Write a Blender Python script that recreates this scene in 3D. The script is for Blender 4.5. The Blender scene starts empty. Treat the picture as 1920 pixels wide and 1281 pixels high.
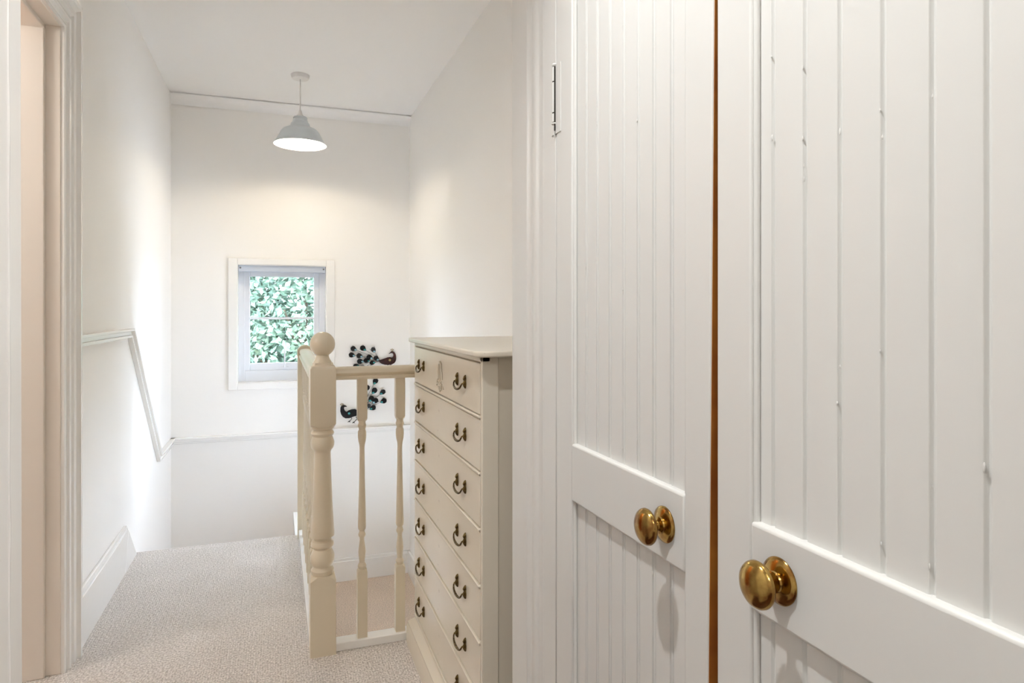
import bpy, bmesh, math, random
from mathutils import Vector, Matrix
PI = math.pi
random.seed(7)
sc = bpy.context.scene
col = sc.collection
EYE = 1.12

# ------------------------------------------------------------------ camera
cam = bpy.data.cameras.new('camera')
cam.sensor_width = 36
cam.lens = 1230/1920*36
cam.shift_y = -57.5/1920
cam.clip_start = 0.02
camo = bpy.data.objects.new('camera', cam)
camo.location = (0, 0, EYE)
camo.rotation_euler = (PI/2, 0, -math.radians(19.68))
col.objects.link(camo)
sc.camera = camo

# ------------------------------------------------------------------ view, world, sun, lamps
sc.view_settings.view_transform = 'Standard'
sc.view_settings.look = 'None'
sc.view_settings.gamma = 1
sc.view_settings.use_curve_mapping = False
sc.view_settings.exposure = 0.95
sc.cycles.max_bounces = 14
sc.cycles.diffuse_bounces = 10
sc.cycles.use_denoising = True
sc.cycles.sample_clamp_indirect = 6
sc.cycles.caustics_reflective = False
sc.cycles.caustics_refractive = False

W = bpy.data.worlds.new('sky')
sc.world = W
W.use_nodes = True
bg = W.node_tree.nodes['Background']
bg.inputs[0].default_value = (0.71, 0.83, 1.0, 1)
bg.inputs[1].default_value = 10.0

def light(name, kind, loc, energy, color, **kw):
    d = bpy.data.lights.new(name, kind)
    d.energy = energy
    d.color = color
    for k, v in kw.items():
        setattr(d, k, v)
    o = bpy.data.objects.new(name, d)
    o.location = loc
    col.objects.link(o)
    return o

sun = light('sun', 'SUN', (0, -10, 12), 4.0, (1, 0.96, 0.88), angle=0.02)
sun.rotation_euler = (math.radians(42), 0, math.radians(-18))
LAMP_NEAR = (-0.02, 0.64, 2.40)
LAMP_PEND = (0.124, 3.97, 2.13)
spotl = light('spot_bulb_light', 'SPOT', LAMP_NEAR, 42, (1, 1.0, 0.99), shadow_soft_size=0.018, spot_size=math.radians(104), spot_blend=0.9)
spotl.rotation_euler = Vector((0.30, -0.18, -0.93)).to_track_quat('-Z', 'Y').to_euler()
light('pendant_bulb_light', 'POINT', LAMP_PEND, 8.2, (1, 0.85, 0.64), shadow_soft_size=0.03)

# ------------------------------------------------------------------ materials
def mat(name, color, rough=0.5, metal=0.0, bump=None, var=None, spec=0.5, coat=0.0, emit=None):
    """bump=(scale, strength, distance); var=(scale, other colour, low, high)"""
    m = bpy.data.materials.new(name)
    m.use_nodes = True
    nt = m.node_tree
    b = nt.nodes['Principled BSDF']
    b.inputs['Base Color'].default_value = (*color, 1)
    b.inputs['Roughness'].default_value = rough
    b.inputs['Metallic'].default_value = metal
    b.inputs['Specular IOR Level'].default_value = spec
    b.inputs['Coat Weight'].default_value = coat
    tc = nt.nodes.new('ShaderNodeTexCoord')
    if var:
        n = nt.nodes.new('ShaderNodeTexNoise')
        n.inputs['Scale'].default_value = var[0]
        n.inputs['Detail'].default_value = 6
        r = nt.nodes.new('ShaderNodeMapRange')
        r.inputs[1].default_value = var[2]
        r.inputs[2].default_value = var[3]
        mx = nt.nodes.new('ShaderNodeMix')
        mx.data_type = 'RGBA'
        mx.inputs[6].default_value = (*color, 1)
        mx.inputs[7].default_value = (*var[1], 1)
        nt.links.new(tc.outputs['Object'], n.inputs['Vector'])
        nt.links.new(n.outputs['Fac'], r.inputs[0])
        nt.links.new(r.outputs[0], mx.inputs[0])
        nt.links.new(mx.outputs[2], b.inputs['Base Color'])
    if bump:
        n = nt.nodes.new('ShaderNodeTexNoise')
        n.inputs['Scale'].default_value = bump[0]
        n.inputs['Detail'].default_value = 4
        bp = nt.nodes.new('ShaderNodeBump')
        bp.inputs['Strength'].default_value = bump[1]
        bp.inputs['Distance'].default_value = bump[2]
        if len(bump) > 3:
            mp = nt.nodes.new('ShaderNodeMapping')
            mp.inputs['Scale'].default_value = bump[3]
            nt.links.new(tc.outputs['Object'], mp.inputs[0])
            nt.links.new(mp.outputs[0], n.inputs['Vector'])
        else:
            nt.links.new(tc.outputs['Object'], n.inputs['Vector'])
        nt.links.new(n.outputs['Fac'], bp.inputs['Height'])
        nt.links.new(bp.outputs[0], b.inputs['Normal'])
    if emit:
        b.inputs['Emission Color'].default_value = (*emit[0], 1)
        b.inputs['Emission Strength'].default_value = emit[1]
    return m

M_wall = mat('wall_paint', (0.87, 0.855, 0.83), 0.75, bump=(9, 0.10, 0.004))
M_ceil = mat('ceiling_paint', (0.88, 0.875, 0.87), 0.8, bump=(7, 0.12, 0.004))
M_white = mat('white_gloss', (0.86, 0.85, 0.83), 0.25, bump=(30, 0.12, 0.002))
M_jamb = mat('cream_gloss', (0.78, 0.725, 0.66), 0.28, bump=(24, 0.12, 0.002))
M_door = mat('cupboard_paint', (0.695, 0.70, 0.685), 0.36, bump=(16, 0.16, 0.002, (1, 1, 0.35)))
M_cream = mat('balustrade_cream', (0.72, 0.64, 0.50), 0.3, bump=(40, 0.08, 0.001))
M_upvc = mat('white_upvc', (0.80, 0.83, 0.88), 0.3)
M_blind = mat('grey_headrail', (0.50, 0.55, 0.64), 0.45)
M_bare = mat('bare_orange_pine', (0.62, 0.25, 0.04), 0.6, var=(9, (0.42, 0.12, 0.02), 0.4, 0.7))
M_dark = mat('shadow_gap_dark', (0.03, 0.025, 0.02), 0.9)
M_shade = mat('pale_blue_enamel', (0.62, 0.67, 0.70), 0.35)
M_shade_in = mat('white_enamel', (0.9, 0.9, 0.88), 0.5)
M_bulb = mat('bulb_glow', (1, 1, 1), 0.5, emit=((1, 0.93, 0.8), 60))
M_plastic = mat('white_plastic', (0.74, 0.72, 0.70), 0.4)
M_black = mat('black_metal', (0.006, 0.006, 0.007), 0.45, spec=0.25)
M_maroon = mat('maroon_metal', (0.05, 0.012, 0.010), 0.45, spec=0.3, var=(60, (0.02, 0.01, 0.01), 0.4, 0.6))
M_teal = mat('teal_gem', (0.05, 0.30, 0.30), 0.12)
M_sky = mat('pale_blue_gem', (0.28, 0.50, 0.60), 0.12)
M_gold = mat('dull_gold', (0.35, 0.27, 0.12), 0.35, metal=0.8)
M_wire = mat('dark_wire', (0.09, 0.08, 0.07), 0.4, metal=0.6)
M_screw = mat('screw_steel', (0.18, 0.18, 0.18), 0.4, metal=0.8)
M_brass = mat('aged_brass', (0.50, 0.33, 0.10), 0.16, metal=1.0, var=(50, (0.26, 0.12, 0.035), 0.42, 0.62), bump=(60, 0.06, 0.001))
M_antique = mat('antique_brass', (0.20, 0.14, 0.05), 0.35, metal=0.9, var=(160, (0.06, 0.035, 0.015), 0.4, 0.6))
M_leaf = mat('sunlit_leaf', (0.15, 0.215, 0.14), 0.55, var=(2.2, (0.11, 0.18, 0.13), 0.38, 0.62))
M_leaf2 = mat('hedge_leaf', (0.13, 0.19, 0.14), 0.55, var=(2.2, (0.08, 0.13, 0.11), 0.38, 0.62))
M_bark = mat('bark', (0.12, 0.09, 0.06), 0.9, bump=(20, 0.5, 0.02))
M_grass = mat('lawn', (0.06, 0.08, 0.05), 0.9, var=(4, (0.04, 0.055, 0.035), 0.4, 0.6))
M_boards = mat('dark_red_boards', (0.13, 0.05, 0.028), 0.45, bump=(6, 0.3, 0.003, (1, 12, 1)), var=(5, (0.06, 0.02, 0.012), 0.4, 0.6))
M_lampbody = mat('lamp_white', (0.8, 0.8, 0.78), 0.4)

def chest_paint():
    m = mat('chest_cream', (0.71, 0.66, 0.56), 0.22, bump=(22, 0.10, 0.002))
    nt = m.node_tree
    b = nt.nodes['Principled BSDF']
    tc = nt.nodes.new('ShaderNodeTexCoord')
    mp = nt.nodes.new('ShaderNodeMapping')
    mp.inputs['Scale'].default_value = (90, 90, 35)
    n = nt.nodes.new('ShaderNodeTexNoise')
    n.inputs['Scale'].default_value = 1.0
    n.inputs['Detail'].default_value = 3
    r = nt.nodes.new('ShaderNodeMapRange')
    r.inputs[1].default_value = 0.745
    r.inputs[2].default_value = 0.77
    mx = nt.nodes.new('ShaderNodeMix')
    mx.data_type = 'RGBA'
    mx.inputs[6].default_value = (0.71, 0.66, 0.56, 1)
    mx.inputs[7].default_value = (0.10, 0.07, 0.04, 1)
    nt.links.new(tc.outputs['Object'], mp.inputs[0])
    nt.links.new(mp.outputs[0], n.inputs['Vector'])
    nt.links.new(n.outputs['Fac'], r.inputs[0])
    nt.links.new(r.outputs[0], mx.inputs[0])
    nt.links.new(mx.outputs[2], b.inputs['Base Color'])
    return m
M_chest = chest_paint()

def carpet(name, dark, lite, rib):
    m = bpy.data.materials.new(name)
    m.use_nodes = True
    nt = m.node_tree
    b = nt.nodes['Principled BSDF']
    b.inputs['Roughness'].default_value = 0.95
    b.inputs['Specular IOR Level'].default_value = 0.1
    tc = nt.nodes.new('ShaderNodeTexCoord')
    n1 = nt.nodes.new('ShaderNodeTexNoise')
    n1.inputs['Scale'].default_value = 150
    n1.inputs['Detail'].default_value = 5
    n1.inputs['Roughness'].default_value = 0.7
    r1 = nt.nodes.new('ShaderNodeValToRGB')
    e = r1.color_ramp.elements
    e[0].position = 0.34
    e[0].color = (*dark, 1)
    e[1].position = 0.62
    e[1].color = (*lite, 1)
    n2 = nt.nodes.new('ShaderNodeTexNoise')
    n2.inputs['Scale'].default_value = 5
    n2.inputs['Detail'].default_value = 3
    mx = nt.nodes.new('ShaderNodeMix')
    mx.data_type = 'RGBA'
    mx.blend_type = 'MULTIPLY'
    mx.inputs[0].default_value = 0.35
    r2 = nt.nodes.new('ShaderNodeMapRange')
    r2.inputs[1].default_value = 0.3
    r2.inputs[2].default_value = 0.7
    r2.inputs[3].default_value = 0.8
    vo = nt.nodes.new('ShaderNodeTexVoronoi')
    vo.inputs['Scale'].default_value = 240
    bp = nt.nodes.new('ShaderNodeBump')
    bp.inputs['Strength'].default_value = 0.7
    bp.inputs['Distance'].default_value = 0.004
    bp.invert = True
    for n in (n1, n2, vo):
        nt.links.new(tc.outputs['Object'], n.inputs['Vector'])
    nt.links.new(n1.outputs['Fac'], r1.inputs[0])
    nt.links.new(n2.outputs['Fac'], r2.inputs[0])
    nt.links.new(r1.outputs[0], mx.inputs[6])
    nt.links.new(r2.outputs[0], mx.inputs[7])
    nt.links.new(mx.outputs[2], b.inputs['Base Color'])
    wv = nt.nodes.new('ShaderNodeTexWave')
    wv.bands_direction = 'X'
    wv.inputs['Scale'].default_value = 42
    wv.inputs['Distortion'].default_value = 1.5
    wv.inputs['Detail'].default_value = 2
    ad = nt.nodes.new('ShaderNodeMath')
    ad.operation = 'MULTIPLY_ADD'
    ad.inputs[1].default_value = 0.35 if rib else 0.0
    nt.links.new(tc.outputs['Object'], wv.inputs['Vector'])
    nt.links.new(wv.outputs['Fac'], ad.inputs[0])
    nt.links.new(vo.outputs['Distance'], ad.inputs[2])
    nt.links.new(ad.outputs[0], bp.inputs['Height'])
    nt.links.new(bp.outputs[0], b.inputs['Normal'])
    return m
M_carpet = carpet('loop_carpet', (0.40, 0.365, 0.335), (0.93, 0.885, 0.85), True)
M_stair = carpet('stair_carpet', (0.46, 0.36, 0.28), (0.88, 0.73, 0.60), False)

def glass():
    m = bpy.data.materials.new('window_glass')
    m.use_nodes = True
    nt = m.node_tree
    for n in list(nt.nodes):
        nt.nodes.remove(n)
    out = nt.nodes.new('ShaderNodeOutputMaterial')
    mx = nt.nodes.new('ShaderNodeMixShader')
    t = nt.nodes.new('ShaderNodeBsdfTransparent')
    t.inputs[0].default_value = (0.98, 0.98, 0.98, 1)
    g = nt.nodes.new('ShaderNodeBsdfGlossy')
    g.inputs['Roughness'].default_value = 0.02
    fr = nt.nodes.new('ShaderNodeFresnel')
    fr.inputs[0].default_value = 1.3
    nt.links.new(fr.outputs[0], mx.inputs[0])
    nt.links.new(t.outputs[0], mx.inputs[1])
    nt.links.new(g.outputs[0], mx.inputs[2])
    nt.links.new(mx.outputs[0], out.inputs[0])
    return m
M_glass = glass()

# ------------------------------------------------------------------ mesh helpers
class MB:
    def __init__(self):
        self.b = bmesh.new()

    def box(self, x0, x1, y0, y1, z0, z1):
        v = [self.b.verts.new(p) for p in ((x0, y0, z0), (x1, y0, z0), (x1, y1, z0), (x0, y1, z0),
                                           (x0, y0, z1), (x1, y0, z1), (x1, y1, z1), (x0, y1, z1))]
        for f in ((0, 3, 2, 1), (4, 5, 6, 7), (0, 1, 5, 4), (1, 2, 6, 5), (2, 3, 7, 6), (3, 0, 4, 7)):
            self.b.faces.new([v[i] for i in f])
        return self

    def prism(self, pts, d):
        """closed polygon of 3d points swept by vector d"""
        d = Vector(d)
        a = [self.b.verts.new(p) for p in pts]
        c = [self.b.verts.new(Vector(p) + d) for p in pts]
        n = len(pts)
        self.b.faces.new(a)
        self.b.faces.new(c[::-1])
        for i in range(n):
            self.b.faces.new((a[i], c[i], c[(i+1) % n], a[(i+1) % n]))
        return self

    def lathe(self, prof, o=(0, 0, 0), axis='Z', n=32, flip=1):
        """prof: (distance along axis, radius)"""
        o = Vector(o)
        rings = []
        for h, r in prof:
            ring = []
            for k in range(n):
                t = 2*PI*k/n
                c, s = math.cos(t)*r, math.sin(t)*r
                if axis == 'Z':
                    p = Vector((c, s, h*flip))
                elif axis == 'X':
                    p = Vector((h*flip, c, s))
                else:
                    p = Vector((c, h*flip, s))
                ring.append(self.b.verts.new(o+p))
            rings.append(ring)
        for a, b in zip(rings, rings[1:]):
            for k in range(n):
                self.b.faces.new((a[k], a[(k+1) % n], b[(k+1) % n], b[k]))
        self.b.faces.new(rings[0][::-1])
        self.b.faces.new(rings[-1])
        return self

    def tube(self, pts, r, n=8, closed=False):
        pts = [Vector(p) for p in pts]
        rings = []
        m = len(pts)
        up = Vector((0.13, 0.31, 0.94)).normalized()
        for i, p in enumerate(pts):
            a = pts[(i-1) % m] if (closed or i > 0) else p
            b = pts[(i+1) % m] if (closed or i < m-1) else p
            t = (b-a).normalized()
            s = t.cross(up)
            if s.length < 1e-3:
                s = t.cross(Vector((1, 0, 0)))
            s.normalize()
            w = s.cross(t)
            rr = r[i] if isinstance(r, (list, tuple)) else r
            rings.append([self.b.verts.new(p+(s*math.cos(2*PI*k/n)+w*math.sin(2*PI*k/n))*rr) for k in range(n)])
        pairs = list(zip(rings, rings[1:]))
        if closed:
            pairs.append((rings[-1], rings[0]))
        for a, b in pairs:
            for k in range(n):
                self.b.faces.new((a[k], a[(k+1) % n], b[(k+1) % n], b[k]))
        if not closed:
            self.b.faces.new(rings[0][::-1])
            self.b.faces.new(rings[-1])
        return self

    def ball(self, c, r, sx=1, sy=1, sz=1, seg=20, rings=12):
        prof = [(-math.cos(PI*i/rings)*r, max(math.sin(PI*i/rings)*r, 1e-5)) for i in range(rings+1)]
        s = MB()
        s.lathe(prof, n=seg)
        off = {}
        for v in s.b.verts:
            off[v.index if v.index >= 0 else id(v)] = None
        mp = {}
        for v in s.b.verts:
            mp[v] = self.b.verts.new((c[0]+v.co.x*sx, c[1]+v.co.y*sy, c[2]+v.co.z*sz))
        for f in s.b.faces:
            self.b.faces.new([mp[v] for v in f.verts])
        s.b.free()
        return self

    def build(self, name, m, parent=None, smooth=None, bevel=0, seg=2):
        bmesh.ops.recalc_face_normals(self.b, faces=self.b.faces[:])
        me = bpy.data.meshes.new(name)
        self.b.to_mesh(me)
        self.b.free()
        me.materials.append(m)
        o = bpy.data.objects.new(name, me)
        col.objects.link(o)
        if parent:
            o.parent = parent
        if smooth is not None:
            for p in me.polygons:
                p.use_smooth = True
            me.set_sharp_from_angle(angle=math.radians(smooth))
        if bevel:
            md = o.modifiers.new('bevel', 'BEVEL')
            md.width = bevel
            md.segments = seg
            md.limit_method = 'ANGLE'
            md.angle_limit = math.radians(35)
            for p in me.polygons:
                p.use_smooth = True
            me.set_sharp_from_angle(angle=math.radians(60))
        return o

def thing(name, label, cat, loc=(0, 0, 0), group=None):
    o = bpy.data.objects.new(name, None)
    o.empty_display_size = 0.1
    o.location = loc
    o['label'] = label
    o['category'] = cat
    if group:
        o['group'] = group
    col.objects.link(o)
    return o

def tag(o, label=None, cat=None, kind=None, group=None):
    if label:
        o['label'] = label
    if cat:
        o['category'] = cat
    if kind:
        o['kind'] = kind
    if group:
        o['group'] = group
    return o

def struct(o, label, cat):
    return tag(o, label, cat, 'structure')

def sempty(name, label, cat):
    o = thing(name, label, cat)
    o['kind'] = 'structure'
    return o

# ------------------------------------------------------------------ shell dimensions
XL, XR, YB, ZC = -0.63, 0.88, 4.60, 2.48
XC = 0.47
Z0, LAND = -2.6, -0.72

# floors
f = MB()
f.box(-1.9, XL-0.1, -2.4, 2.24, -0.2, 0)
f.box(XL-0.1, XR, 1.25, 2.24, -0.2, 0)
f.box(XL, 0.135, 2.24, 3.45, -0.2, 0)
f.box(-1.9, XL, 2.24, 3.45, -0.2, 0)
struct(f.build('floor', M_carpet), 'beige loop pile carpet of the landing running up to the stair edge', 'floor')

f = MB()
f.box(XL-0.1, XR, -2.4, 1.25, -0.2, -0.001)
struct(f.build('floor_near', M_boards), 'dark red-brown boards at the foot of the cupboard doors', 'floor')

st = sempty('trim_1', 'carpeted stair steps and half landing below the balustrade', 'stairs')
s = MB()
s.box(XL, 0.12, 3.45, 3.70, -1.2, -0.18)
s.box(XL, 0.12, 3.70, 3.95, -1.2, -0.36)
s.box(XL, 0.12, 3.95, 4.19, -1.2, -0.54)
s.build('step', M_stair, st, bevel=0.012)
s = MB()
s.box(XL, 0.12, 4.19, YB, -1.2, LAND)
s.box(0.12, XR, 3.40, YB, -1.2, LAND)
s.build('half_landing', M_stair, st, bevel=0.01)
s = MB()
for k in range(6):
    y1 = 3.40-0.23*k
    s.box(0.12, XR, y1-0.23, y1, Z0, LAND-0.18*(k+1))
s.build('lower_steps', M_stair, st, bevel=0.012)
s = MB()
s.box(0.118, 0.152, 2.276, 3.45, -1.0, -0.002)
s.box(0.118, XR, 2.24, 2.275, -1.0, -0.002)
s.box(0.09, 0.12, 3.44, 4.19, -0.72, -0.10)
s.build('stairwell_fascia', M_white, st, bevel=0.002)

# left wall with door opening
DY0, DY1, DH = 1.56, 2.372, 1.995
w = MB()
w.box(-0.73, XL, -0.02, DY0-0.02, -0.2, ZC)
w.box(-0.73, XL, DY1+0.02, YB+0.15, Z0, ZC)
w.box(-0.73, XL, DY0-0.02, DY1+0.02, DH+0.02, ZC)
struct(w.build('wall_left', M_wall), 'off-white painted wall on the left of the stairs', 'wall')
# back wall with window opening
WX0, WX1, WZ0, WZ1 = -0.244, 0.312, 0.650, 1.421
w = MB()
w.box(XL, WX0, YB, YB+0.15, Z0, ZC)
w.box(WX1, XR, YB, YB+0.15, Z0, ZC)
w.box(WX0, WX1, YB, YB+0.15, Z0, WZ0)
w.box(WX0, WX1, YB, YB+0.15, WZ1, ZC)
struct(w.build('wall_back', M_wall), 'cream end wall of the stairwell holding the small window', 'wall')
w = MB()
VY0, VY1, VZ0, VZ1 = 3.35, 3.95, 0.15, 0.90  # opening for the added fill window
w.box(XR, XR+0.15, -2.4, VY0, Z0, ZC)
w.box(XR, XR+0.15, VY1, YB+0.15, Z0, ZC)
w.box(XR, XR+0.15, VY0, VY1, Z0, VZ0)
w.box(XR, XR+0.15, VY0, VY1, VZ1, ZC)
struct(w.build('wall_right', M_wall), 'off-white wall on the right above the chest of drawers', 'wall')
# wall behind camera with doorway, bedroom walls, side room walls
w = MB()
w.box(-0.63, -0.28, -0.12, -0.02, 0, ZC)
w.box(-0.28, XC, -0.12, -0.02, 2.03, ZC)
w.box(XC, XR, -0.12, -0.02, 0, ZC)
struct(w.build('wall_near', M_wall), 'cross wall with the doorway the picture is taken from', 'wall')
w = MB()
w.box(-1.9, XR, -2.5, -2.4, 0, ZC)
w.box(-1.9, -1.8, -2.4, 3.4, 0, ZC)
w.box(-1.8, -0.73, 3.3, 3.4, 0, ZC)
w.box(-1.8, -0.73, -0.12, -0.02, 0, ZC)
struct(w.build('wall_far_rooms', M_wall), 'plain walls of the rooms beyond the doorways', 'wall')
w = MB()
w.box(-1.9, XR+0.15, -2.5, YB+0.15, ZC, ZC+0.15)
struct(w.build('ceiling', M_ceil), 'flat white painted ceiling over the landing', 'ceiling')
w = MB()
w.box(-0.75, XR+0.15, 1.9, YB+0.15, Z0-0.1, Z0)
struct(w.build('floor_below', M_carpet), 'carpeted hall floor at the foot of the stairs', 'floor')

# coving: concave profile
def cove_profile(r=0.062, n=7):
    pts = [(0, 0)]
    for i in range(n+1):
        t = PI/2*i/n
        pts.append((r-r*math.sin(t)*0.93, r-r*math.cos(t)*0.93))
    return pts  # (distance from wall, distance below ceiling)
cv = MB()
P = cove_profile()
cv.prism([(XL-0.0, YB-a, ZC-b) for a, b in P], (XR-XL, 0, 0))
struct(cv.build('trim_2', M_ceil, smooth=40), 'small white coving where the end wall meets the ceiling', 'coving')

# baseboards
def band(path, w0, w1):
    """offset strip in (y,z) plane between w0 and w1 below the path (mitred)"""
    def off(d):
        out = []
        for i, p in enumerate(path):
            p = Vector(p)
            dirs = []
            if i > 0:
                dirs.append((p-Vector(path[i-1])).normalized())
            if i < len(path)-1:
                dirs.append((Vector(path[i+1])-p).normalized())
            ns = [Vector((t.y, -t.x)) for t in dirs]
            n = sum(ns, Vector((0, 0))).normalized()
            k = 1/max(n.dot(ns[0]), 0.3)
            out.append(p+n*d*k)
        return out
    return off(w0), off(w1)

def band_x(mb, path, w0, w1, x0, x1):
    a, b = band(path, w0, w1)
    for i in range(len(path)-1):
        q = [a[i], a[i+1], b[i+1], b[i]]
        mb.prism([(x0, p.x, p.y) for p in q], (x1-x0, 0, 0))

bb = MB()
SL = 0.945
path = [(2.487, 0.184), (3.263, 0.184), (3.263+0.78, 0.184-0.78*SL), (YB, 0.184-0.78*SL)]
band_x(bb, path, 0.0, 0.022, XL, XL+0.011)
band_x(bb, path, 0.018, 0.30, XL, XL+0.020)
struct(bb.build('baseboard_left', M_white, bevel=0.003), 'tall white skirting along the left wall, mitred down the stairs', 'skirting')
bb = MB()
bb.box(XL, XR, YB-0.011, YB, -0.60, -0.565)
bb.box(XL, XR, YB-0.020, YB, LAND, -0.583)
struct(bb.build('baseboard_back', M_white, bevel=0.003), 'white skirting on the end wall at half landing level', 'skirting')
bb = MB()
bb.box(XR-0.020, XR, 3.4, YB-0.02, LAND, -0.565)
struct(bb.build('baseboard_right', M_white, bevel=0.003), 'white skirting on the right wall at half landing level', 'skirting')

# dado rails
dp = [(2.489, 1.040), (3.349, 1.040), (4.110, 0.321), (YB, 0.321)]
d = MB()
band_x(d, dp, 0.000, 0.011, XL, XL+0.028)
band_x(d, dp, 0.011, 0.028, XL, XL+0.013)
band_x(d, dp, 0.028, 0.040, XL, XL+0.020)
struct(d.build('trim_3', M_white, bevel=0.002), 'moulded white dado rail on left wall stepping down beside stairs', 'dado rail')
d = MB()
d.box(XL, XR, YB-0.032, YB, 0.308, 0.321)
d.box(XL, XR, YB-0.016, YB, 0.290, 0.308)
d.box(XL, XR, YB-0.017, YB, 0.281, 0.290)
struct(d.build('trim_4', M_white, bevel=0.002), 'white dado rail running level across the end wall', 'dado rail')

# door frame on the left
dr = sempty('door_1', 'white doorway in the left wall with fluted architrave', 'doorway')
j = MB()
j.box(-0.735, -0.629, DY1-0.0, DY1+0.02, 0, DH+0.02)
j.box(-0.735, -0.629, DY0-0.02, DY0, 0, DH+0.02)
j.box(-0.735, -0.629, DY0, DY1, DH, DH+0.02)
j.build('lining', M_jamb, dr, bevel=0.002)
j = MB()
j.box(-0.733, -0.668, DY1-0.014, DY1+0.001, 0, DH)
j.box(-0.733, -0.668, DY0-0.001, DY0+0.014, 0, DH)
j.box(-0.733, -0.668, DY0, DY1, DH-0.014, DH+0.001)
j.build('door_stop', M_jamb, dr, bevel=0.003)
# architrave profile: (offset away from opening, protrusion)
AP = [(0.003, -0.0005), (0.003, 0.010), (0.010, 0.013), (0.018, 0.010), (0.026, 0.010), (0.030, 0.017), (0.040, 0.019),
      (0.050, 0.013), (0.058, 0.013), (0.062, 0.021), (0.074, 0.024), (0.080, 0.019), (0.086, 0.022), (0.092, 0.033), (0.108, 0.033), (0.110, -0.0005)]
def arch(mb):
    s0 = [((XL+p), DY1+o, 0.0) for o, p in AP]
    s1 = [((XL+p), DY1+o, DH+o) for o, p in AP]
    s2 = [((XL+p), DY0-o, DH+o) for o, p in AP]
    s3 = [((XL+p), DY0-o, 0.0) for o, p in AP]
    secs = [[mb.b.verts.new(q) for q in s_] for s_ in (s0, s1, s2, s3)]
    n = len(AP)
    for a, b in zip(secs, secs[1:]):
        for k in range(n):
            mb.b.faces.new((a[k], a[(k+1) % n], b[(k+1) % n], b[k]))
    mb.b.faces.new(secs[0])
    mb.b.faces.new(secs[-1][::-1])
a = MB()
arch(a)
a.build('architrave', M_white, dr, smooth=35)
# the dark leaf of that doorway, opened into the side room
j = MB()
j.box(-1.50, -0.745, DY1+0.012, DY1+0.050, 0.01, DH-0.005)
j.build('open_leaf', M_bare, dr, bevel=0.002)

# near door leaf, open, edge-on at the left of the picture
nd = sempty('door_2', 'white painted open door seen edge-on at the far left', 'door')
n_ = MB()
LX = -0.2295
n_.prism([(LX-0.0008, 0.02, 0.006), (LX+0.0018-0.0008, 0.75, 0.006), (LX+0.0018-0.036, 0.75, 0.006), (LX-0.036, 0.02, 0.006)], (-0.0035, 0, 2.0))
n_.build('leaf', M_white, nd, bevel=0.002)
n_ = MB()
pts = []
for i in range(60):
    z = 0.01+i*2.0/59
    pts.append((LX+0.0008-z*0.00175, 0.7165+0.0006*math.sin(i*1.7)+random.uniform(-0.0004, 0.0004), z))
n_.tube(pts, [0.0012+random.uniform(0, 0.0007) for _ in pts], 6)
n_.build('paint_ridge', M_white, nd, smooth=60)
n_ = MB()
for (hz, yy) in ((1.02, 0.66),):
    n_.lathe([(0, 0.024), (0.004, 0.024), (0.006, 0.010), (0.03, 0.009), (0.035, 0.02), (0.05, 0.024), (0.06, 0.018), (0.064, 0.001)], (LX-0.0365-0.002, yy, hz), 'X', 24, -1)
n_.build('door_handle', M_brass, nd, smooth=40)

# ------------------------------------------------------------------ window
wn = sempty('window_1', 'small white casement window in the end wall', 'window')
c = MB()
def frame_y(mb, x0, x1, z0, z1, wd, y0, y1, wt=None, wb=None):
    wt = wt or wd
    wb = wb or wd
    mb.box(x0, x0+wd, y0, y1, z0, z1)
    mb.box(x1-wd, x1, y0, y1, z0, z1)
    mb.box(x0+wd, x1-wd, y0, y1, z1-wt, z1)
    mb.box(x0+wd, x1-wd, y0, y1, z0, z0+wb)
frame_y(c, -0.298, 0.366, 0.607, 1.461, 0.054, YB-0.016, YB, 0.040, 0.043)
c.build('casing', M_white, wn, bevel=0.003)
c = MB()
frame_y(c, WX0-0.004, WX1+0.004, WZ0-0.004, WZ1+0.004, 0.008, YB-0.012, YB+0.15)
c.build('reveal_lining', M_white, wn, bevel=0.001)
c = MB()
frame_y(c, WX0+0.002, WX1-0.002, WZ0+0.002, WZ1-0.002, 0.040, YB+0.075, YB+0.13, 0.04, 0.071)
c.build('outer_frame', M_upvc, wn, bevel=0.003)
c = MB()
frame_y(c, -0.206, 0.270, 0.722, 1.382, 0.035, YB+0.085, YB+0.125, 0.034, 0.048)
sash = c.build('sash', M_upvc, wn, bevel=0.004)
c = MB()
c.box(-0.172, 0.236, YB+0.10, YB+0.112, 1.062, 1.077)
c.build('glazing_bar', M_upvc, sash, bevel=0.002)
c = MB()
c.box(-0.172, 0.236, YB+0.113, YB+0.117, 0.769, 1.350)
c.build('pane', M_glass, sash)
c = MB()
c.box(-0.238, 0.306, YB-0.002, YB+0.040, 1.376, 1.419)
hr = c.build('blind_headrail', M_blind, wn, bevel=0.003)
for x in (-0.226, 0.294):
    MB().lathe([(0, 0.006), (0.003, 0.005), (0.004, 0.001)], (x, YB-0.002, 1.400), 'Y', 14, -1).build('screw', M_screw, hr, smooth=40)
c = MB()
c.box(0.020, 0.072, YB+0.070, YB+0.086, 0.730, 0.745)
c.tube([(0.045, YB+0.070, 0.742), (0.046, YB+0.062, 0.775), (0.046, YB+0.070, 0.83), (0.046, YB+0.075, 0.865)], [0.006, 0.005, 0.005, 0.004], 8)
c.build('casement_handle', M_upvc, wn, smooth=50)

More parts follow.
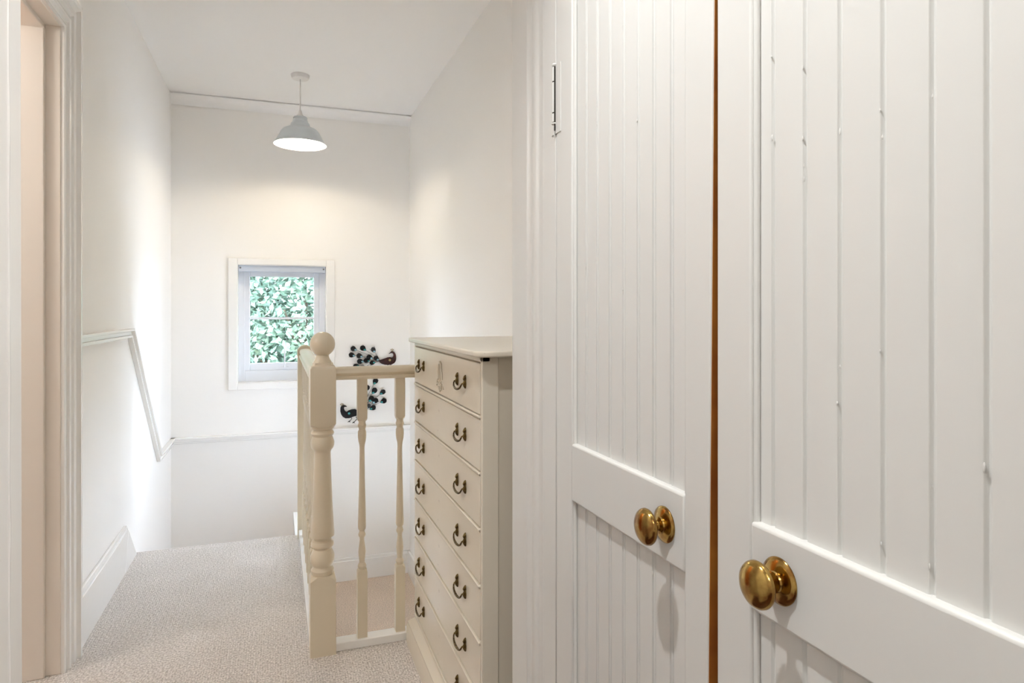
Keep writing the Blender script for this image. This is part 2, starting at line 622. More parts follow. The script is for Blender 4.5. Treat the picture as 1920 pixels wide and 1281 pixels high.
w2 = sempty('fill_window', 'added low side window for fill daylight, hidden behind the chest of drawers', 'window')  # unseen window, added to brighten the stairwell with daylight
c = MB()
for a_, b_, c0, c1 in ((VY0+0.002, VY0+0.04, VZ0+0.002, VZ1-0.002), (VY1-0.04, VY1-0.002, VZ0+0.002, VZ1-0.002), (VY0+0.04, VY1-0.04, VZ0+0.002, VZ0+0.05), (VY0+0.04, VY1-0.04, VZ1-0.04, VZ1-0.002)):
    c.box(XR+0.07, XR+0.12, a_, b_, c0, c1)
c.build('fill_window_frame', M_upvc, w2, bevel=0.003)
c = MB()
c.box(XR+0.095, XR+0.099, VY0+0.039, VY1-0.039, VZ0+0.049, VZ1-0.039)
c.build('pane', M_glass, w2)

# ------------------------------------------------------------------ balustrade
bal = thing('balustrade', 'cream painted stair balustrade with ball-topped newel and turned spindles', 'balustrade', (0, 0, 0))
NX, NY = 0.140, 2.246
def loft_square(mb, cx, cy, levels):
    """levels: (z, half, corner_chamfer)"""
    rings = []
    for z, h, c_ in levels:
        c_ = max(c_, 0.0005)
        pts = [(-h, -h+c_), (-h+c_, -h), (h-c_, -h), (h, -h+c_), (h, h-c_), (h-c_, h), (-h+c_, h), (-h, h-c_)]
        rings.append([mb.b.verts.new((cx+x, cy+y, z)) for x, y in pts])
    for a, b in zip(rings, rings[1:]):
        for k in range(8):
            mb.b.faces.new((a[k], a[(k+1) % 8], b[(k+1) % 8], b[k]))
    mb.b.faces.new(rings[0][::-1])
    mb.b.faces.new(rings[-1])
def newel(cx, cy):
    m = MB()
    q = 0.0405
    loft_square(m, cx, cy, [(0, q, 0.001), (0.243, q, 0.001), (0.256, q*0.93, 0.020)])
    loft_square(m, cx, cy, [(0.742, q*0.93, 0.020), (0.752, q, 0.001), (0.930, q, 0.001), (0.940, q*0.92, 0.004), (0.943, q*0.80, 0.006), (0.950, q*0.78, 0.008)])
    m.lathe([(0.250, 0.030), (0.256, 0.034), (0.262, 0.0365), (0.270, 0.0365), (0.277, 0.031), (0.282, 0.030), (0.288, 0.034), (0.300, 0.0385), (0.315, 0.0385),
             (0.328, 0.034), (0.338, 0.0285), (0.343, 0.031), (0.348, 0.036), (0.357, 0.037), (0.364, 0.034), (0.368, 0.028), (0.376, 0.028), (0.380, 0.0375), (0.388, 0.038),
             (0.44, 0.0345), (0.50, 0.0315), (0.56, 0.0290), (0.62, 0.0270), (0.655, 0.0262), (0.662, 0.028), (0.668, 0.034), (0.677, 0.0375), (0.688, 0.0380), (0.698, 0.035),
             (0.708, 0.031), (0.712, 0.035), (0.718, 0.0375), (0.724, 0.035), (0.727, 0.031), (0.731, 0.031), (0.734, 0.036), (0.740, 0.0375), (0.748, 0.035)], (cx, cy, 0), n=40)
    m.lathe([(0.948, 0.030), (0.953, 0.029), (0.960, 0.024), (0.968, 0.021), (0.974, 0.021)], (cx, cy, 0), n=40)
    m.ball((cx, cy, 1.0105), 0.0405, seg=40, rings=24)
    return m.build('newel_post', M_cream, bal, smooth=32)
newel(NX, NY)
# far newel with rounded top
FY = 3.42
m = MB()
loft_square(m, 0.128, FY, [(-0.3, 0.034, 0.001), (0.90, 0.034, 0.002)])
m.prism([(0.128+math.cos(t)*0.036, FY-0.036, 0.915+math.sin(t)*0.036) for t in [PI*i/14 for i in range(15)]] + [(0.092, FY-0.036, 0.895), (0.164, FY-0.036, 0.895)], (0, 0.072, 0))
m.build('newel_post', M_cream, bal, smooth=40, bevel=0.002)
# handrails
RP = [(-0.030, 0.893), (-0.030, 0.900), (-0.022, 0.906), (-0.028, 0.914), (-0.027, 0.924), (-0.020, 0.931), (-0.008, 0.934),
      (0.008, 0.934), (0.020, 0.931), (0.027, 0.924), (0.028, 0.914), (0.022, 0.906), (0.030, 0.900), (0.030, 0.893)]
m = MB()
m.prism([(NX+0.0395, NY+o, z) for o, z in RP], (XR-NX-0.0395-0.001, 0, 0))
m.build('handrail', M_cream, bal, smooth=40)
m = MB()
m.prism([(NX-0.010+o, NY+0.0395, z) for o, z in RP], (0, FY-0.034-NY-0.0395, 0))
m.build('handrail', M_cream, bal, smooth=40)
# base rails
m = MB()
m.box(NX+0.0395, XR, NY-0.026, NY+0.022, 0.0, 0.028)
m.build('base_rail', M_white, bal, bevel=0.003)
m = MB()
m.box(NX-0.042, NX+0.014, NY+0.0395, FY-0.034, -0.19, 0.045)
m.build('base_rail', M_white, bal, bevel=0.003)
BPROF = [(0.250, 0.010), (0.258, 0.0125), (0.264, 0.0145), (0.270, 0.0125), (0.276, 0.009), (0.290, 0.0105), (0.312, 0.0125), (0.330, 0.0105),
         (0.352, 0.0075), (0.360, 0.0085), (0.364, 0.0115), (0.370, 0.0125), (0.376, 0.010), (0.382, 0.0085), (0.388, 0.0125), (0.396, 0.0135),
         (0.45, 0.0122), (0.55, 0.0098), (0.62, 0.0085), (0.66, 0.0082), (0.672, 0.0095), (0.684, 0.0125), (0.700, 0.0142), (0.715, 0.0135), (0.722, 0.0105),
         (0.728, 0.0125), (0.735, 0.0145), (0.741, 0.0125), (0.745, 0.0115), (0.752, 0.0125), (0.758, 0.010)]
m = MB()
q = 0.0160
loft_square(m, 0, 0, [(0, q, 0.0008), (0.246, q, 0.0008), (0.254, q*0.9, 0.008)])
loft_square(m, 0, 0, [(0.752, q*0.9, 0.008), (0.760, q, 0.0008), (0.893, q, 0.0008)])
m.lathe(BPROF, n=20)
b0 = m.build('baluster', M_cream, bal, smooth=32)
spots = [(0.268+0.127*k, NY) for k in range(5)] + [(NX-0.012, 2.385+0.112*k) for k in range(9)]
for i, (x, y) in enumerate(spots):
    o = b0 if i == 0 else b0.copy()
    if i:
        col.objects.link(o)
        o.parent = bal
    o.location = (x, y, 0.0)

# ------------------------------------------------------------------ pendant lamp
PX, PY = 0.124, 3.97
pl = thing('pendant_lamp', 'pale enamel pendant lamp hanging lit above the stairwell', 'lamp', (PX, PY, ZC))
def lp(mb, prof, name, m_, parent, n=48, sm=35):
    return mb.lathe([(z-ZC, r) for z, r in prof], n=n).build(name, m_, parent, smooth=sm)
lp(MB(), [(2.454, 0.030), (2.456, 0.046), (2.470, 0.051), (2.479, 0.051)], 'ceiling_rose', M_plastic, pl)
lp(MB(), [(2.268, 0.0035), (2.456, 0.0035)], 'cord', M_plastic, pl, 10)
lp(MB(), [(2.236, 0.024), (2.240, 0.022), (2.252, 0.013), (2.275, 0.007), (2.278, 0.003)], 'lamp_holder', M_plastic, pl, 24)
m = MB()
outer = [(2.236, 0.020), (2.236, 0.036), (2.229, 0.040), (2.224, 0.037), (2.218, 0.041), (2.205, 0.044), (2.200, 0.050), (2.190, 0.053), (2.184, 0.055), (2.176, 0.060),
         (2.172, 0.074), (2.162, 0.094), (2.148, 0.106), (2.132, 0.114), (2.112, 0.124), (2.092, 0.136), (2.078, 0.148)]
inner = [(z-0.002, r-0.003) for z, r in outer[1:]]
prof = outer + inner[::-1]
rings = []
for z, r in prof:
    rings.append([m.b.verts.new((r*math.cos(2*PI*k/56), r*math.sin(2*PI*k/56), z-ZC)) for k in range(56)])
for i, (a, b) in enumerate(zip(rings, rings[1:])):
    for k in range(56):
        fc = m.b.faces.new((a[k], a[(k+1) % 56], b[(k+1) % 56], b[k]))
        fc.material_index = 1 if i >= len(outer) else 0
m.b.faces.new(rings[0])
m.b.faces.new(rings[-1])
sh = m.build('lamp_shade', M_shade, pl, smooth=35)
sh.data.materials.append(M_shade_in)
m = MB()
m.ball((0, 0, 2.150-ZC), 0.030, seg=24, rings=14)
m.lathe([(2.172-ZC, 0.020), (2.235-ZC, 0.013)], n=20)
m.build('light_bulb', M_bulb, pl, smooth=60)

# fill lights added out of view beyond the doorways, shaped as globe lamps
for gx, gy, gz, gr, ge, gl in ((-1.50, 1.95, 1.95, 0.12, 20, 'unseen white globe added as fill light in the side room'), (0.35, -0.9, 2.1, 0.10, 27, 'unseen white globe added as fill light in the bedroom')):
    gt = thing('fill_globe', gl, 'lamp', (gx, gy, ZC))
    lp(MB(), [(2.450, 0.030), (2.456, 0.046), (2.479, 0.050)], 'ceiling_rose', M_plastic, gt, 24)
    lp(MB(), [(gz+gr-0.005, 0.0035), (2.456, 0.0035)], 'cord', M_plastic, gt, 10)
    mg = mat('fill_globe_glow', (0.9, 0.9, 0.88), 0.4, emit=((1, 0.96, 0.91), ge))
    gm = MB()
    gm.ball((0, 0, gz-ZC), gr, seg=28, rings=18)
    gm.build('globe', mg, gt, smooth=60)

# near ceiling spot (the lamp that throws the knob shadows)
ns = thing('ceiling_spotlight', 'small white ceiling spotlight above the cupboard doors', 'lamp', (LAMP_NEAR[0], LAMP_NEAR[1], ZC))
MB().lathe([(-0.012, 0.040), (-0.010, 0.048), (-0.001, 0.050)], n=32).build('base', M_lampbody, ns, smooth=40)
m = MB()
m.lathe([(-0.060, 0.0245), (-0.045, 0.0245), (-0.020, 0.022), (-0.012, 0.018)], n=24)
m.build('lamp_cap', M_lampbody, ns, smooth=40)

# ------------------------------------------------------------------ peacock wall art
def peacock(name, label, cx, cz, mir, body_poly, feathers, legs, crest, root):
    K = 0.00052
    yw = YB-0.006
    t = thing(name, label, 'wall art', (cx, yw, cz))
    def P3(x, z, dy=0.0):
        return (mir*x*K, -dy, z*K)
    m = MB()
    m.prism([P3(x, z, 0.010) for x, z in body_poly], (0, 0.006, 0))
    bd = m.build('body', M_black if mir < 0 else M_maroon, t, bevel=0.0018)
    m = MB()
    x, z = crest
    for k, (dx, dz) in enumerate(((-16, 26), (0, 32), (16, 24))):
        m.tube([P3(x, z, 0.013), P3(x+dx, z+dz, 0.013)], 0.0013, 6)
        m.ball(P3(x+dx, z+dz, 0.013), 0.0034, seg=10, rings=6)
    m.build('crest', M_gold, t, smooth=60)
    m = MB()
    m.ball(P3(15, 8, 0.018), 0.0085, sy=0.4, seg=16, rings=8)
    m.build('wing_gem', M_teal if mir < 0 else M_gold, bd, smooth=60)
    for pts in legs:
        m = MB()
        m.tube([P3(a_, b_, 0.012) for a_, b_ in pts], [0.0034]+[0.0026]*(len(pts)-1), 8)
        fx, fz = pts[-1]
        for dx in (-20, -4, 14):
            m.tube([P3(fx, fz, 0.012), P3(fx+dx, fz-10, 0.012)], 0.0022, 6)
        m.build('leg', M_black, t, smooth=60)
    for i, (fx, fz, sz, bl) in enumerate(feathers):
        sz *= 1.22
        ang = math.atan2(fz-root[1], fx-root[0])
        # teardrop plate, point towards the root
        ca, sa = math.cos(ang), math.sin(ang)
        def loc(u, v):
            return (fx+ca*u-sa*v, fz+sa*u+ca*v)
        drop = []
        for k in range(22):
            th = 2*PI*k/22
            r = 1.0
            u = 33*math.cos(th)*sz
            v = 27*math.sin(th)*sz
            if math.cos(th) < 0:
                v = 27*math.sin(th)*sz*(1+0.5*math.cos(th))
            drop.append(loc(u, v))
        m = MB()
        dy = 0.012+0.002*(i % 3)
        m.prism([P3(a_, b_, dy) for a_, b_ in drop], (0, 0.0025, 0))
        fe = m.build('feather', M_black, t, bevel=0.0008)
        m = MB()
        gx, gz = loc(-20*sz, 3)
        m.ball(P3(gx, gz, dy+0.002), 0.0062*sz, sx=1.0, sy=0.35, sz=0.8, seg=12, rings=8)
        m.build('gem', M_sky if bl else M_teal, fe, smooth=60)
        m = MB()
        lr = [loc(36, 34), loc(12, 32), loc(-18, 24), loc(-44, 6), loc(-44, -6), loc(-18, -24), loc(12, -32), loc(36, -34)]
        m.tube([P3(a_, b_, 0.008) for a_, b_ in lr], 0.0012, 5)
        s0 = loc(-44, 0)
        mid = ((s0[0]+root[0])/2, (s0[1]+root[1])/2+12)
        m.tube([P3(*s0, 0.008), P3(*mid, 0.008), P3(*root, 0.008)], 0.0012, 5)
        m.build('wire', M_wire, fe, smooth=60)
    return t
bodyU = [(-125, 8), (-90, 18), (-50, 30), (-10, 44), (20, 46), (45, 38), (58, 44), (66, 60), (66, 78), (58, 94), (46, 100), (28, 96), (4, 84), (8, 96), (26, 110), (36, 124),
         (52, 128), (72, 118), (92, 94), (102, 62), (104, 24), (96, -12), (76, -38), (44, -52), (0, -58), (-50, -54), (-90, -40), (-120, -18)]
peacock('peacock_wall_art', 'dark metal peacock on the end wall above the handrail, head at right', 0.7275, 0.774, 1, bodyU,
        [(-455, 165, 1.05, 1), (-333, 170, 1.1, 0), (-200, 148, 0.95, 1), (-478, 85, 1.05, 1), (-380, 72, 1.05, 1), (-250, 50, 1.05, 1), (-160, 32, 1.0, 1),
         (-370, 0, 1.1, 1), (-290, 8, 1.0, 0), (-425, -62, 1.0, 0), (-215, -22, 0.9, 0), (-340, -85, 1.0, 0)],
        [[(-10, -50), (-20, -85), (-5, -112)], [(30, -50), (38, -85), (24, -112)]], (48, 122), (-110, -6))
bodyL = [(-140, 0), (-100, 40), (-60, 62), (-20, 60), (20, 48), (48, 30), (66, 44), (76, 66), (80, 84), (70, 96), (48, 94), (40, 98), (50, 108), (72, 118), (96, 122), (112, 112), (124, 86),
         (126, 40), (116, 0), (94, -34), (60, -56), (10, -56), (-40, -40), (-80, -30), (-120, -20)]
peacock('peacock_wall_art', 'black metal peacock on the end wall below the handrail, head at left', 0.4676, 0.417, -1, bodyL,
        [(-325, 415, 1.1, 0), (-310, 290, 1.15, 0), (-420, 268, 1.05, 0), (-270, 185, 1.1, 0), (-322, 155, 1.1, 1), (-432, 150, 1.1, 0), (-292, 65, 1.05, 0), (-232, 90, 0.9, 1),
         (-215, 330, 1.1, 0), (-190, 230, 1.0, 1), (-150, 140, 0.95, 0)],
        [[(-5, -45), (-22, -62), (0, -88), (18, -96)], [(-75, -40), (-88, -70), (-60, -100), (-40, -112)]], (108, 108), (-125, 0))

# ------------------------------------------------------------------ chest of drawers
ch = thing('chest_of_drawers', 'tall cream painted seven drawer chest with ornate brass bail pulls', 'chest of drawers', (0, 0, 0))
CF, CB, CY0, CY1 = 0.436, 0.860, 1.42, 2.195
m = MB()
m.box(CF+0.012, CB, CY0+0.004, CY1-0.004, 0.06, 1.016)
m.box(CF, CF+0.040, CY0, CY0+0.014, 0.09, 1.017)
m.box(CB-0.04, CB, CY0, CY0+0.014, 0.09, 1.017)
m.box(CF, CF+0.040, CY1-0.014, CY1, 0.09, 1.017)
m.box(CF, CF+0.02, CY0, CY1, 1.003, 1.017)
m.box(CF, CF+0.02, CY0, CY1, 0.085, 0.102)
m.build('carcass', M_chest, ch, bevel=0.002)
def rrect(x0, x1, y0, y1, r, n=6):
    pts = []
    for cx, cy, a0 in ((x1-0.004, y1-0.004, 0), (x0+r, y1-r, PI/2), (x0+r, y0+r, PI), (x1-0.004, y0+0.004, 1.5*PI)):
        rr = r if a0 in (PI/2, PI) else 0.004
        for i in range(n+1):
            t = a0+PI/2*i/n
            pts.append((cx+rr*math.cos(t), cy+rr*math.sin(t)))
    return pts
m = MB()
m.prism([(x, y, 1.0165) for x, y in rrect(0.412, 0.868, 1.380, 2.207, 0.035)], (0, 0, 0.0135))
m.build('top', M_chest, ch, bevel=0.005, seg=3)
m = MB()
PP = [(0.0, 0.0), (0.0, 0.060), (0.004, 0.066), (0.004, 0.074), (0.012, 0.082), (0.020, 0.088), (0.026, 0.096), (0.028, 0.100)]
# plinth with moulded top, three sides
secs = []
for (sx, sy, ox, oy) in ((0.868, 1.400, 0, 1), (0.410, 1.400, 1, 1), (0.410, 2.206, 1, -1), (0.868, 2.206, 0, -1)):
    secs.append([m.b.verts.new((sx+ox*o, sy+oy*o, z)) for o, z in PP])
for a_, b_ in zip(secs, secs[1:]):
    for k in range(len(PP)-1):
        m.b.faces.new((a_[k], b_[k], b_[k+1], a_[k+1]))
m.b.faces.new([s_[0] for s_ in secs])
m.b.faces.new([s_[-1] for s_ in secs][::-1])
m.b.faces.new(secs[0] + secs[3][::-1])
m.build('plinth', M_chest, ch, smooth=35)

def bail(parent, y, z):
    """two leaf-shaped backplates with a bail hanging between them"""
    for s_ in (-1, 1):
        m = MB()
        m.tube([(-0.001, 0, -0.0125), (-0.002, 0, -0.007), (-0.003, 0, 0.0), (-0.002, 0, 0.006), (-0.003, 0, 0.011), (-0.002, 0, 0.017), (-0.001, 0, 0.0205)],
               [0.0018, 0.0048, 0.0062, 0.0034, 0.0052, 0.0034, 0.0010], 10)
        pl_ = m.build('backplate', M_antique, parent, smooth=50)
        pl_.location = (0, y+s_*0.037, z)
    m = MB()
    pts = []
    for s_, order in ((-1, 1), (1, -1)):
        arm = [(-0.001, y+s_*0.037, z), (-0.006, y+s_*0.037, z), (-0.010, y+s_*0.0365, z-0.001)]
        pts.append(arm[::order])
    cur = []
    for i in range(1, 16):
        t = PI*i/16
        cur.append((-0.011-0.004*math.sin(t), y-0.036*math.cos(t), z-0.0165*math.sin(t)**0.7))
    allp = pts[0]+cur+pts[1]
    m.tube(allp, [0.0019]*3+[0.0019+0.0014*math.sin(PI*i/16)**2 for i in range(1, 16)]+[0.0019]*3, 8)
    m.build('bail', M_antique, parent, smooth=60)
DZ = 0.129
proto = None
for k in range(7):
    top = 1.002-DZ*k
    o = bpy.data.objects.new
    m = MB()
    m.box(0, 0.013, CY0+0.0155, CY1-0.0155, -DZ+0.0095, -0.0025)
    # raised bead round the front edge
    dobj = m.build('drawer', M_chest, ch, bevel=0.0015)
    dobj.location = (CF-0.0005, 0, top)
    for kk, (y) in enumerate((1.5915, 2.075)):
        pass
    m = MB()
    b1 = [(-0.003, CY0+0.015), (0.002, CY1-0.015)]
    m.box(-0.0045, 0.006, CY0+0.013, CY1-0.013, -DZ+0.001, -DZ+0.0075)
    m.build('cock_bead', M_chest, dobj, bevel=0.002)
    for y in (1.5915, 2.075):
        if proto is None:
            bail(dobj, 0, -0.060)
            proto = [c_ for c_ in dobj.children if c_.name.split('.')[0] in ('backplate', 'bail')]
            offs = [c_.location.copy() for c_ in proto]
            for c_, of in zip(proto, offs):
                c_.location = of+Vector((0, y, 0))
        else:
            for c_, of in zip(proto, offs):
                q_ = c_.copy()
                col.objects.link(q_)
                q_.parent = dobj
                q_.location = of+Vector((0, y, 0))
    if k == 0:
        # bow and garland applique
        m = MB()
        Y, Z = 1.817, -0.064
        def aq(dy, dz, x=-0.003):
            return (x, Y+dy, Z+dz)
        m.tube([aq(0.016, -0.012), aq(0.018, 0.012), aq(0.012, 0.030), aq(0.0, 0.037), aq(-0.012, 0.030), aq(-0.019, 0.010), aq(-0.024, -0.012)], [0.002, 0.0028, 0.0032, 0.0034, 0.0032, 0.0028, 0.002], 8)
        m.tube([aq(0.008, 0.028), aq(0.006, 0.0), aq(0.004, -0.014)], 0.0018, 6)
        for (dy, dz, r) in ((0.036, -0.022, 3.2), (0.030, -0.014, 3.4), (0.022, -0.010, 3.2), (0.014, -0.018, 3.6), (0.006, -0.014, 3.4), (0.0, -0.022, 4.2), (-0.008, -0.018, 3.4),
                            (-0.016, -0.026, 3.2), (0.024, -0.024, 2.8), (0.040, -0.031, 2.6), (0.008, -0.030, 3.2), (-0.004, -0.034, 3.6), (-0.010, -0.040, 2.8),
                            (-0.028, -0.032, 2.6), (-0.036, -0.036, 2.2), (0.028, -0.033, 2.4)):
            m.ball(aq(dy, dz, -0.002), r/1000, sx=0.7, seg=10, rings=6)
        m.tube([aq(0.012, -0.024), aq(0.006, -0.040), aq(-0.002, -0.046), aq(-0.010, -0.036), aq(-0.012, -0.022)], 0.0022, 6)
        m.build('bow_garland', M_chest, dobj, smooth=60)

# ------------------------------------------------------------------ built-in cupboard
cup = thing('cupboard', 'white built-in cupboard with beadboard doors and brass knobs', 'cupboard', (0, 0, 0))
D1a, D1b = 1.079, 0.637      # hinge edge, free edge of far door
D2a, D2b = 0.6235, 0.181
m = MB()
m.box(XC, XC+0.022, 0.0, D2b-0.002, 0, ZC)
m.box(XC, XC+0.022, D1a+0.0032, 1.136, 0, ZC)
m.box(XC+0.0, XC+0.020, 1.225, 1.3138, 0, ZC)
m.box(XC, XC+0.022, 0.0, 1.3138, 2.10, ZC)
m.box(XC, XC+0.022, 0.0, 1.3138, 0, 0.07)
m.box(XC+0.02, XR, 1.292, 1.3138, 0, ZC)
m.build('face_frame', M_door, cup, bevel=0.002)
# moulding strip between post and return
m = MB()
mp_ = [(1.1362, 0.020), (1.1362, 0.004), (1.142, 0.001), (1.150, 0.004), (1.158, 0.008), (1.172, 0.009), (1.176, 0.004), (1.184, 0.001), (1.194, 0.001), (1.200, 0.006), (1.212, 0.009), (1.220, 0.005), (1.2248, 0.001), (1.2248, 0.020)]
m.prism([(XC+(d_*0.55 if d_ < 0.015 else d_), y, 0.071) for y, d_ in mp_], (0, 0, 2.028))
m.build('moulding', M_door, cup, smooth=35)
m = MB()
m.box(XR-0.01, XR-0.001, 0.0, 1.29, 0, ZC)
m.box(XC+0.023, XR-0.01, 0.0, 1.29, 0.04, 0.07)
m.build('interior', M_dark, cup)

def cup_door(ya, yb, hinge_y_lo, warp, grooves, knob_y, knob_z, rail_z0, rail_z1, sa, sb, hinge, gd):
    """ya>yb in y; sa,sb stile widths at ya,yb side"""
    T = 0.024
    m = MB()
    zt, zb = 2.095, 0.075
    if warp:
        m.prism([(XC, yb+sb, zb), (XC, yb+0.011, zb), (XC, yb+0.004, 0.65), (XC, yb-0.002, 1.05), (XC, yb-0.0075, 1.48), (XC, yb-0.0100, 2.09), (XC, yb+sb, 2.09)], (T, 0, 0))
    else:
        m.box(XC, XC+T, yb, yb+sb, zb, zt-0.005)
    m.box(XC, XC+T, ya-sa, ya, zb, zt-0.005)
    m.box(XC, XC+T, yb+sb, ya-sa, zt-0.105, zt-0.005)
    m.box(XC, XC+T, yb+sb, ya-sa, zb, zb+0.16)
    d_ = m.build('door', M_door, cup, bevel=0.003, seg=3)
    m = MB()
    m.box(XC-0.0005, XC+T, yb+sb-0.001, ya-sa+0.001, rail_z0, rail_z1)
    m.build('mid_rail', M_door, d_, bevel=0.004, seg=3)
    # beadboard panel: V grooves with a bead beside each
    x = XC+0.0085
    ys = sorted(set([yb+sb-0.004] + list(grooves) + [ya-sa+0.004]))
    prof = [(ys[0], x)]
    for g in grooves:
        if not warp:
            prof += [(g-0.0045, x), (g-0.0030, x+0.0006), (g-0.0012, x+gd), (g+0.0008, x+gd), (g+0.0022, x+0.0006), (g+0.0034, x)]
            continue
        prof += [(g-0.0062, x), (g-0.0048, x+0.0015), (g-0.0040, x), (g-0.0022, x-0.0008), (g-0.0006, x), (g+0.0010, x+gd), (g+0.0022, x+gd), (g+0.0036, x)]
    prof += [(ys[-1], x), (ys[-1], x+0.010), (ys[0], x+0.010)]
    m = MB()
    m.prism([(px, py, zb+0.10) for py, px in prof], (0, 0, zt-0.16-zb-0.04))
    # lumps of thick paint in the grooves
    m.build('board_panel', M_door, d_, smooth=25 if warp else 62)
    m = MB()
    for g in grooves:
        for _ in range(14):
            zz = random.uniform(0.2, 1.9)
            m.ball((x+0.0002, g+random.uniform(-0.001, 0.0025), zz), random.uniform(0.0005, 0.0012), sx=0.7, sz=random.uniform(1, 4), seg=8, rings=5)
    for s_ in (0, 1):
        yy = (ya-sa) if s_ else (yb+sb)
        for _ in range(40):
            m.ball((x-0.003, yy, random.uniform(0.2, 1.9)), random.uniform(0.0005, 0.0013), sx=0.8, sz=random.uniform(1, 4), seg=8, rings=5)
    tag(m.build('paint_drips', M_door, d_, smooth=60), kind='stuff')
    # mouldings along stiles
    m = MB()
    m.tube([(XC+0.006, ya-sa-0.0018, zb+0.16), (XC+0.006, ya-sa-0.0018, zt-0.1)], 0.0034, 8)
    m.tube([(XC+0.006, yb+sb+0.0018, zb+0.16), (XC+0.006, yb+sb+0.0018, zt-0.1)], 0.0034, 8)
    m.build('panel_bead', M_door, d_, smooth=60)
    # knob
    m = MB()
    m.lathe([(0.000, 0.0232), (0.0015, 0.0234), (0.0030, 0.0225), (0.0048, 0.0185), (0.0060, 0.0140), (0.0068, 0.0105), (0.0085, 0.0098), (0.0100, 0.0105), (0.0108, 0.0085),
             (0.0120, 0.0065), (0.0165, 0.0062), (0.0190, 0.0075), (0.0205, 0.0120), (0.0222, 0.0185), (0.0245, 0.0222), (0.0268, 0.0233), (0.0295, 0.0230), (0.0325, 0.0212),
             (0.0355, 0.0172), (0.0375, 0.0118), (0.0386, 0.0060), (0.0389, 0.0008)], (XC-0.0004, knob_y, knob_z), 'X', 48, -1)
    m.build('knob', M_brass, d_, smooth=35)
    if hinge:
        hz = hinge
        hy = ya+0.001
        hx = XC-0.002
        m = MB()
        m.box(hx+0.0005, hx+0.003, hy+0.0015, hy+0.016, hz-0.060, hz+0.062)
        m.box(hx+0.0005, hx+0.003, hy-0.022, hy-0.0012, hz-0.060, hz+0.062)
        for z0, z1 in ((0.0345, 0.060), (-0.0215, 0.0325), (-0.0385, -0.0235)):
            m.lathe([(z0, 0.0040), (z0+0.0006, 0.0046), (z1-0.0006, 0.0046), (z1, 0.0040)], (hx, hy+0.0030, hz), n=16)
        m.lathe([(0.0605, 0.0030), (0.0635, 0.0050), (0.0665, 0.003), (0.0675, 0.0008)], (hx, hy+0.0030, hz), n=16)
        m.lathe([(-0.067, 0.0006), (-0.044, 0.0034), (-0.042, 0.0056), (-0.0400, 0.0056), (-0.0395, 0.003)], (hx, hy+0.0030, hz), n=16)
        hg = m.build('hinge', M_door, d_, smooth=40)
        m = MB()
        m.lathe([(-0.040, 0.0037), (0.061, 0.0037)], (hx, hy+0.0030, hz), n=14)
        m.box(hx-0.0022, hx+0.0002, hy-0.0020, hy-0.0010, hz-0.055, hz+0.060)
        m.build('hinge_pin', M_dark, hg, smooth=40)
    return d_
g1 = [0.6865+0.0418*k for k in range(1, 8)]
d1 = cup_door(D1a, D1b, 0, True, [0.7278, 0.770, 0.811, 0.8522, 0.894, 0.936, 0.975], 0.7288, 0.8452, 0.797, 0.895, 0.066, 0.0495, 1.497, 0.0026)
m = MB()
we = [(0.078, 0.011), (0.65, 0.004), (1.05, -0.002), (1.48, -0.0075), (2.088, -0.0100)]
for (za, oa), (zb_, ob) in zip(we, we[1:]):
    m.prism([(XC+0.0015, D1b+oa-0.0003, za), (XC+0.023, D1b+oa-0.0003, za), (XC+0.023, D1b+ob-0.0003, zb_), (XC+0.0015, D1b+ob-0.0003, zb_)], (0, -0.0006, 0))
bo = m.build('bare_edge', M_bare, d1)
bo['label'] = 'unpainted orange wood edge'
d2 = cup_door(D2a, D2b, 0, False, [0.284, 0.328, 0.370, 0.414, 0.459, 0.5006, 0.5436], 0.5234, 0.852, 0.805, 0.8985, 0.0575, 0.052, None, 0.0032)
m = MB()
m.box(XC+0.024, XC+0.036, 0.61, 0.650, 0.075, 2.095)  # dark strips stand in for the shade inside the door gaps
m.box(XC+0.015, XC+0.036, D1a+0.0002, D1a+0.0030, 0.075, 2.095)
m.build('gap_shade_strips', M_dark, cup)

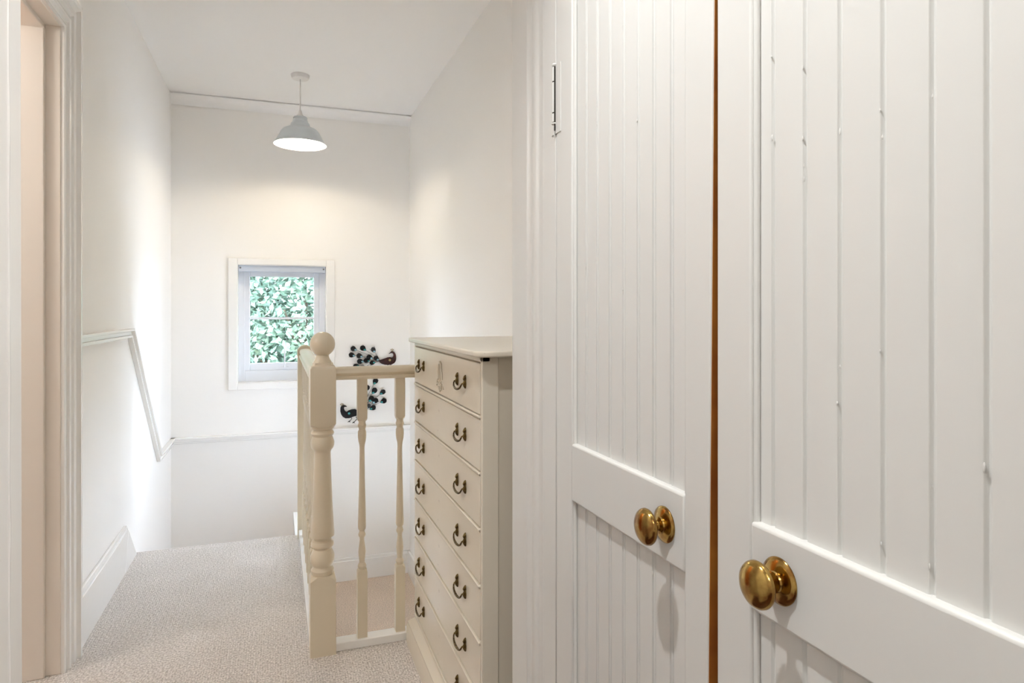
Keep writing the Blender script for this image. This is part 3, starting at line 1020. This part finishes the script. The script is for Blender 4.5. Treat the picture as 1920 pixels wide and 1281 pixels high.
# ------------------------------------------------------------------ outside
struct(MB().box(-30, 30, 4.9, 60, -3.1, -3.0).build('lawn', M_grass), 'green lawn outside the window', 'lawn')
def tree(name, label, cx, cy, base, crown_c, rad, nleaf, leafm, ls):
    t = thing(name, label, 'tree', (cx, cy, base))
    m = MB()
    cz = crown_c-base
    m.tube([(0, 0, 0), (0.05, 0, cz*0.4), (-0.04, 0.05, cz*0.8), (0, 0, cz)], [0.14, 0.11, 0.08, 0.04], 10)
    for k in range(7):
        a_ = k*0.9
        z0 = cz*(0.45+0.06*k)
        m.tube([(0, 0, z0), (math.cos(a_)*rad[0]*0.35, math.sin(a_)*rad[1]*0.35, z0+0.5), (math.cos(a_)*rad[0]*0.75, math.sin(a_)*rad[1]*0.7, z0+0.9)], [0.05, 0.03, 0.012], 6)
    m.build('trunk', M_bark, t, smooth=60)
    m = MB()
    for i in range(nleaf):
        while True:
            p = Vector((random.uniform(-1, 1), random.uniform(-1, 1), random.uniform(-1, 1)))
            if 0.35 < p.length < 1:
                break
        p = Vector((p.x*rad[0], p.y*rad[1], cz+p.z*rad[2]))
        d_ = Vector((random.gauss(0, 1), random.gauss(0, 1), random.gauss(-0.3, 0.7))).normalized()
        s_ = d_.cross(Vector((random.gauss(0, 1), random.gauss(0, 1), random.gauss(0, 1)))).normalized()
        L = ls*random.uniform(0.7, 1.3)
        w_ = L*0.28
        n_ = d_.cross(s_)*L*0.12
        q_ = [p, p+d_*L*0.45+s_*w_+n_, p+d_*L, p+d_*L*0.45-s_*w_+n_]
        m.b.faces.new([m.b.verts.new(v) for v in q_])
    bm_ = m
    me = bpy.data.meshes.new('foliage')
    bm_.b.to_mesh(me)
    bm_.b.free()
    me.materials.append(leafm)
    o = bpy.data.objects.new('foliage', me)
    col.objects.link(o)
    o.parent = t
tree('garden_tree', 'leafy green tree close outside the window', 0.35, 9.4, -3.0, 1.3, (1.7, 1.0, 1.9), 17000, M_leaf, 0.105)
tree('garden_tree', 'darker green tree standing behind the nearest one', -1.3, 12.8, -3.0, 0.6, (2.0, 1.2, 2.6), 12000, M_leaf2, 0.15)
tree('garden_tree', 'rounded green tree behind the nearest one at its right', 2.6, 13.4, -3.0, 0.4, (1.75, 1.2, 2.4), 10000, M_leaf2, 0.15)
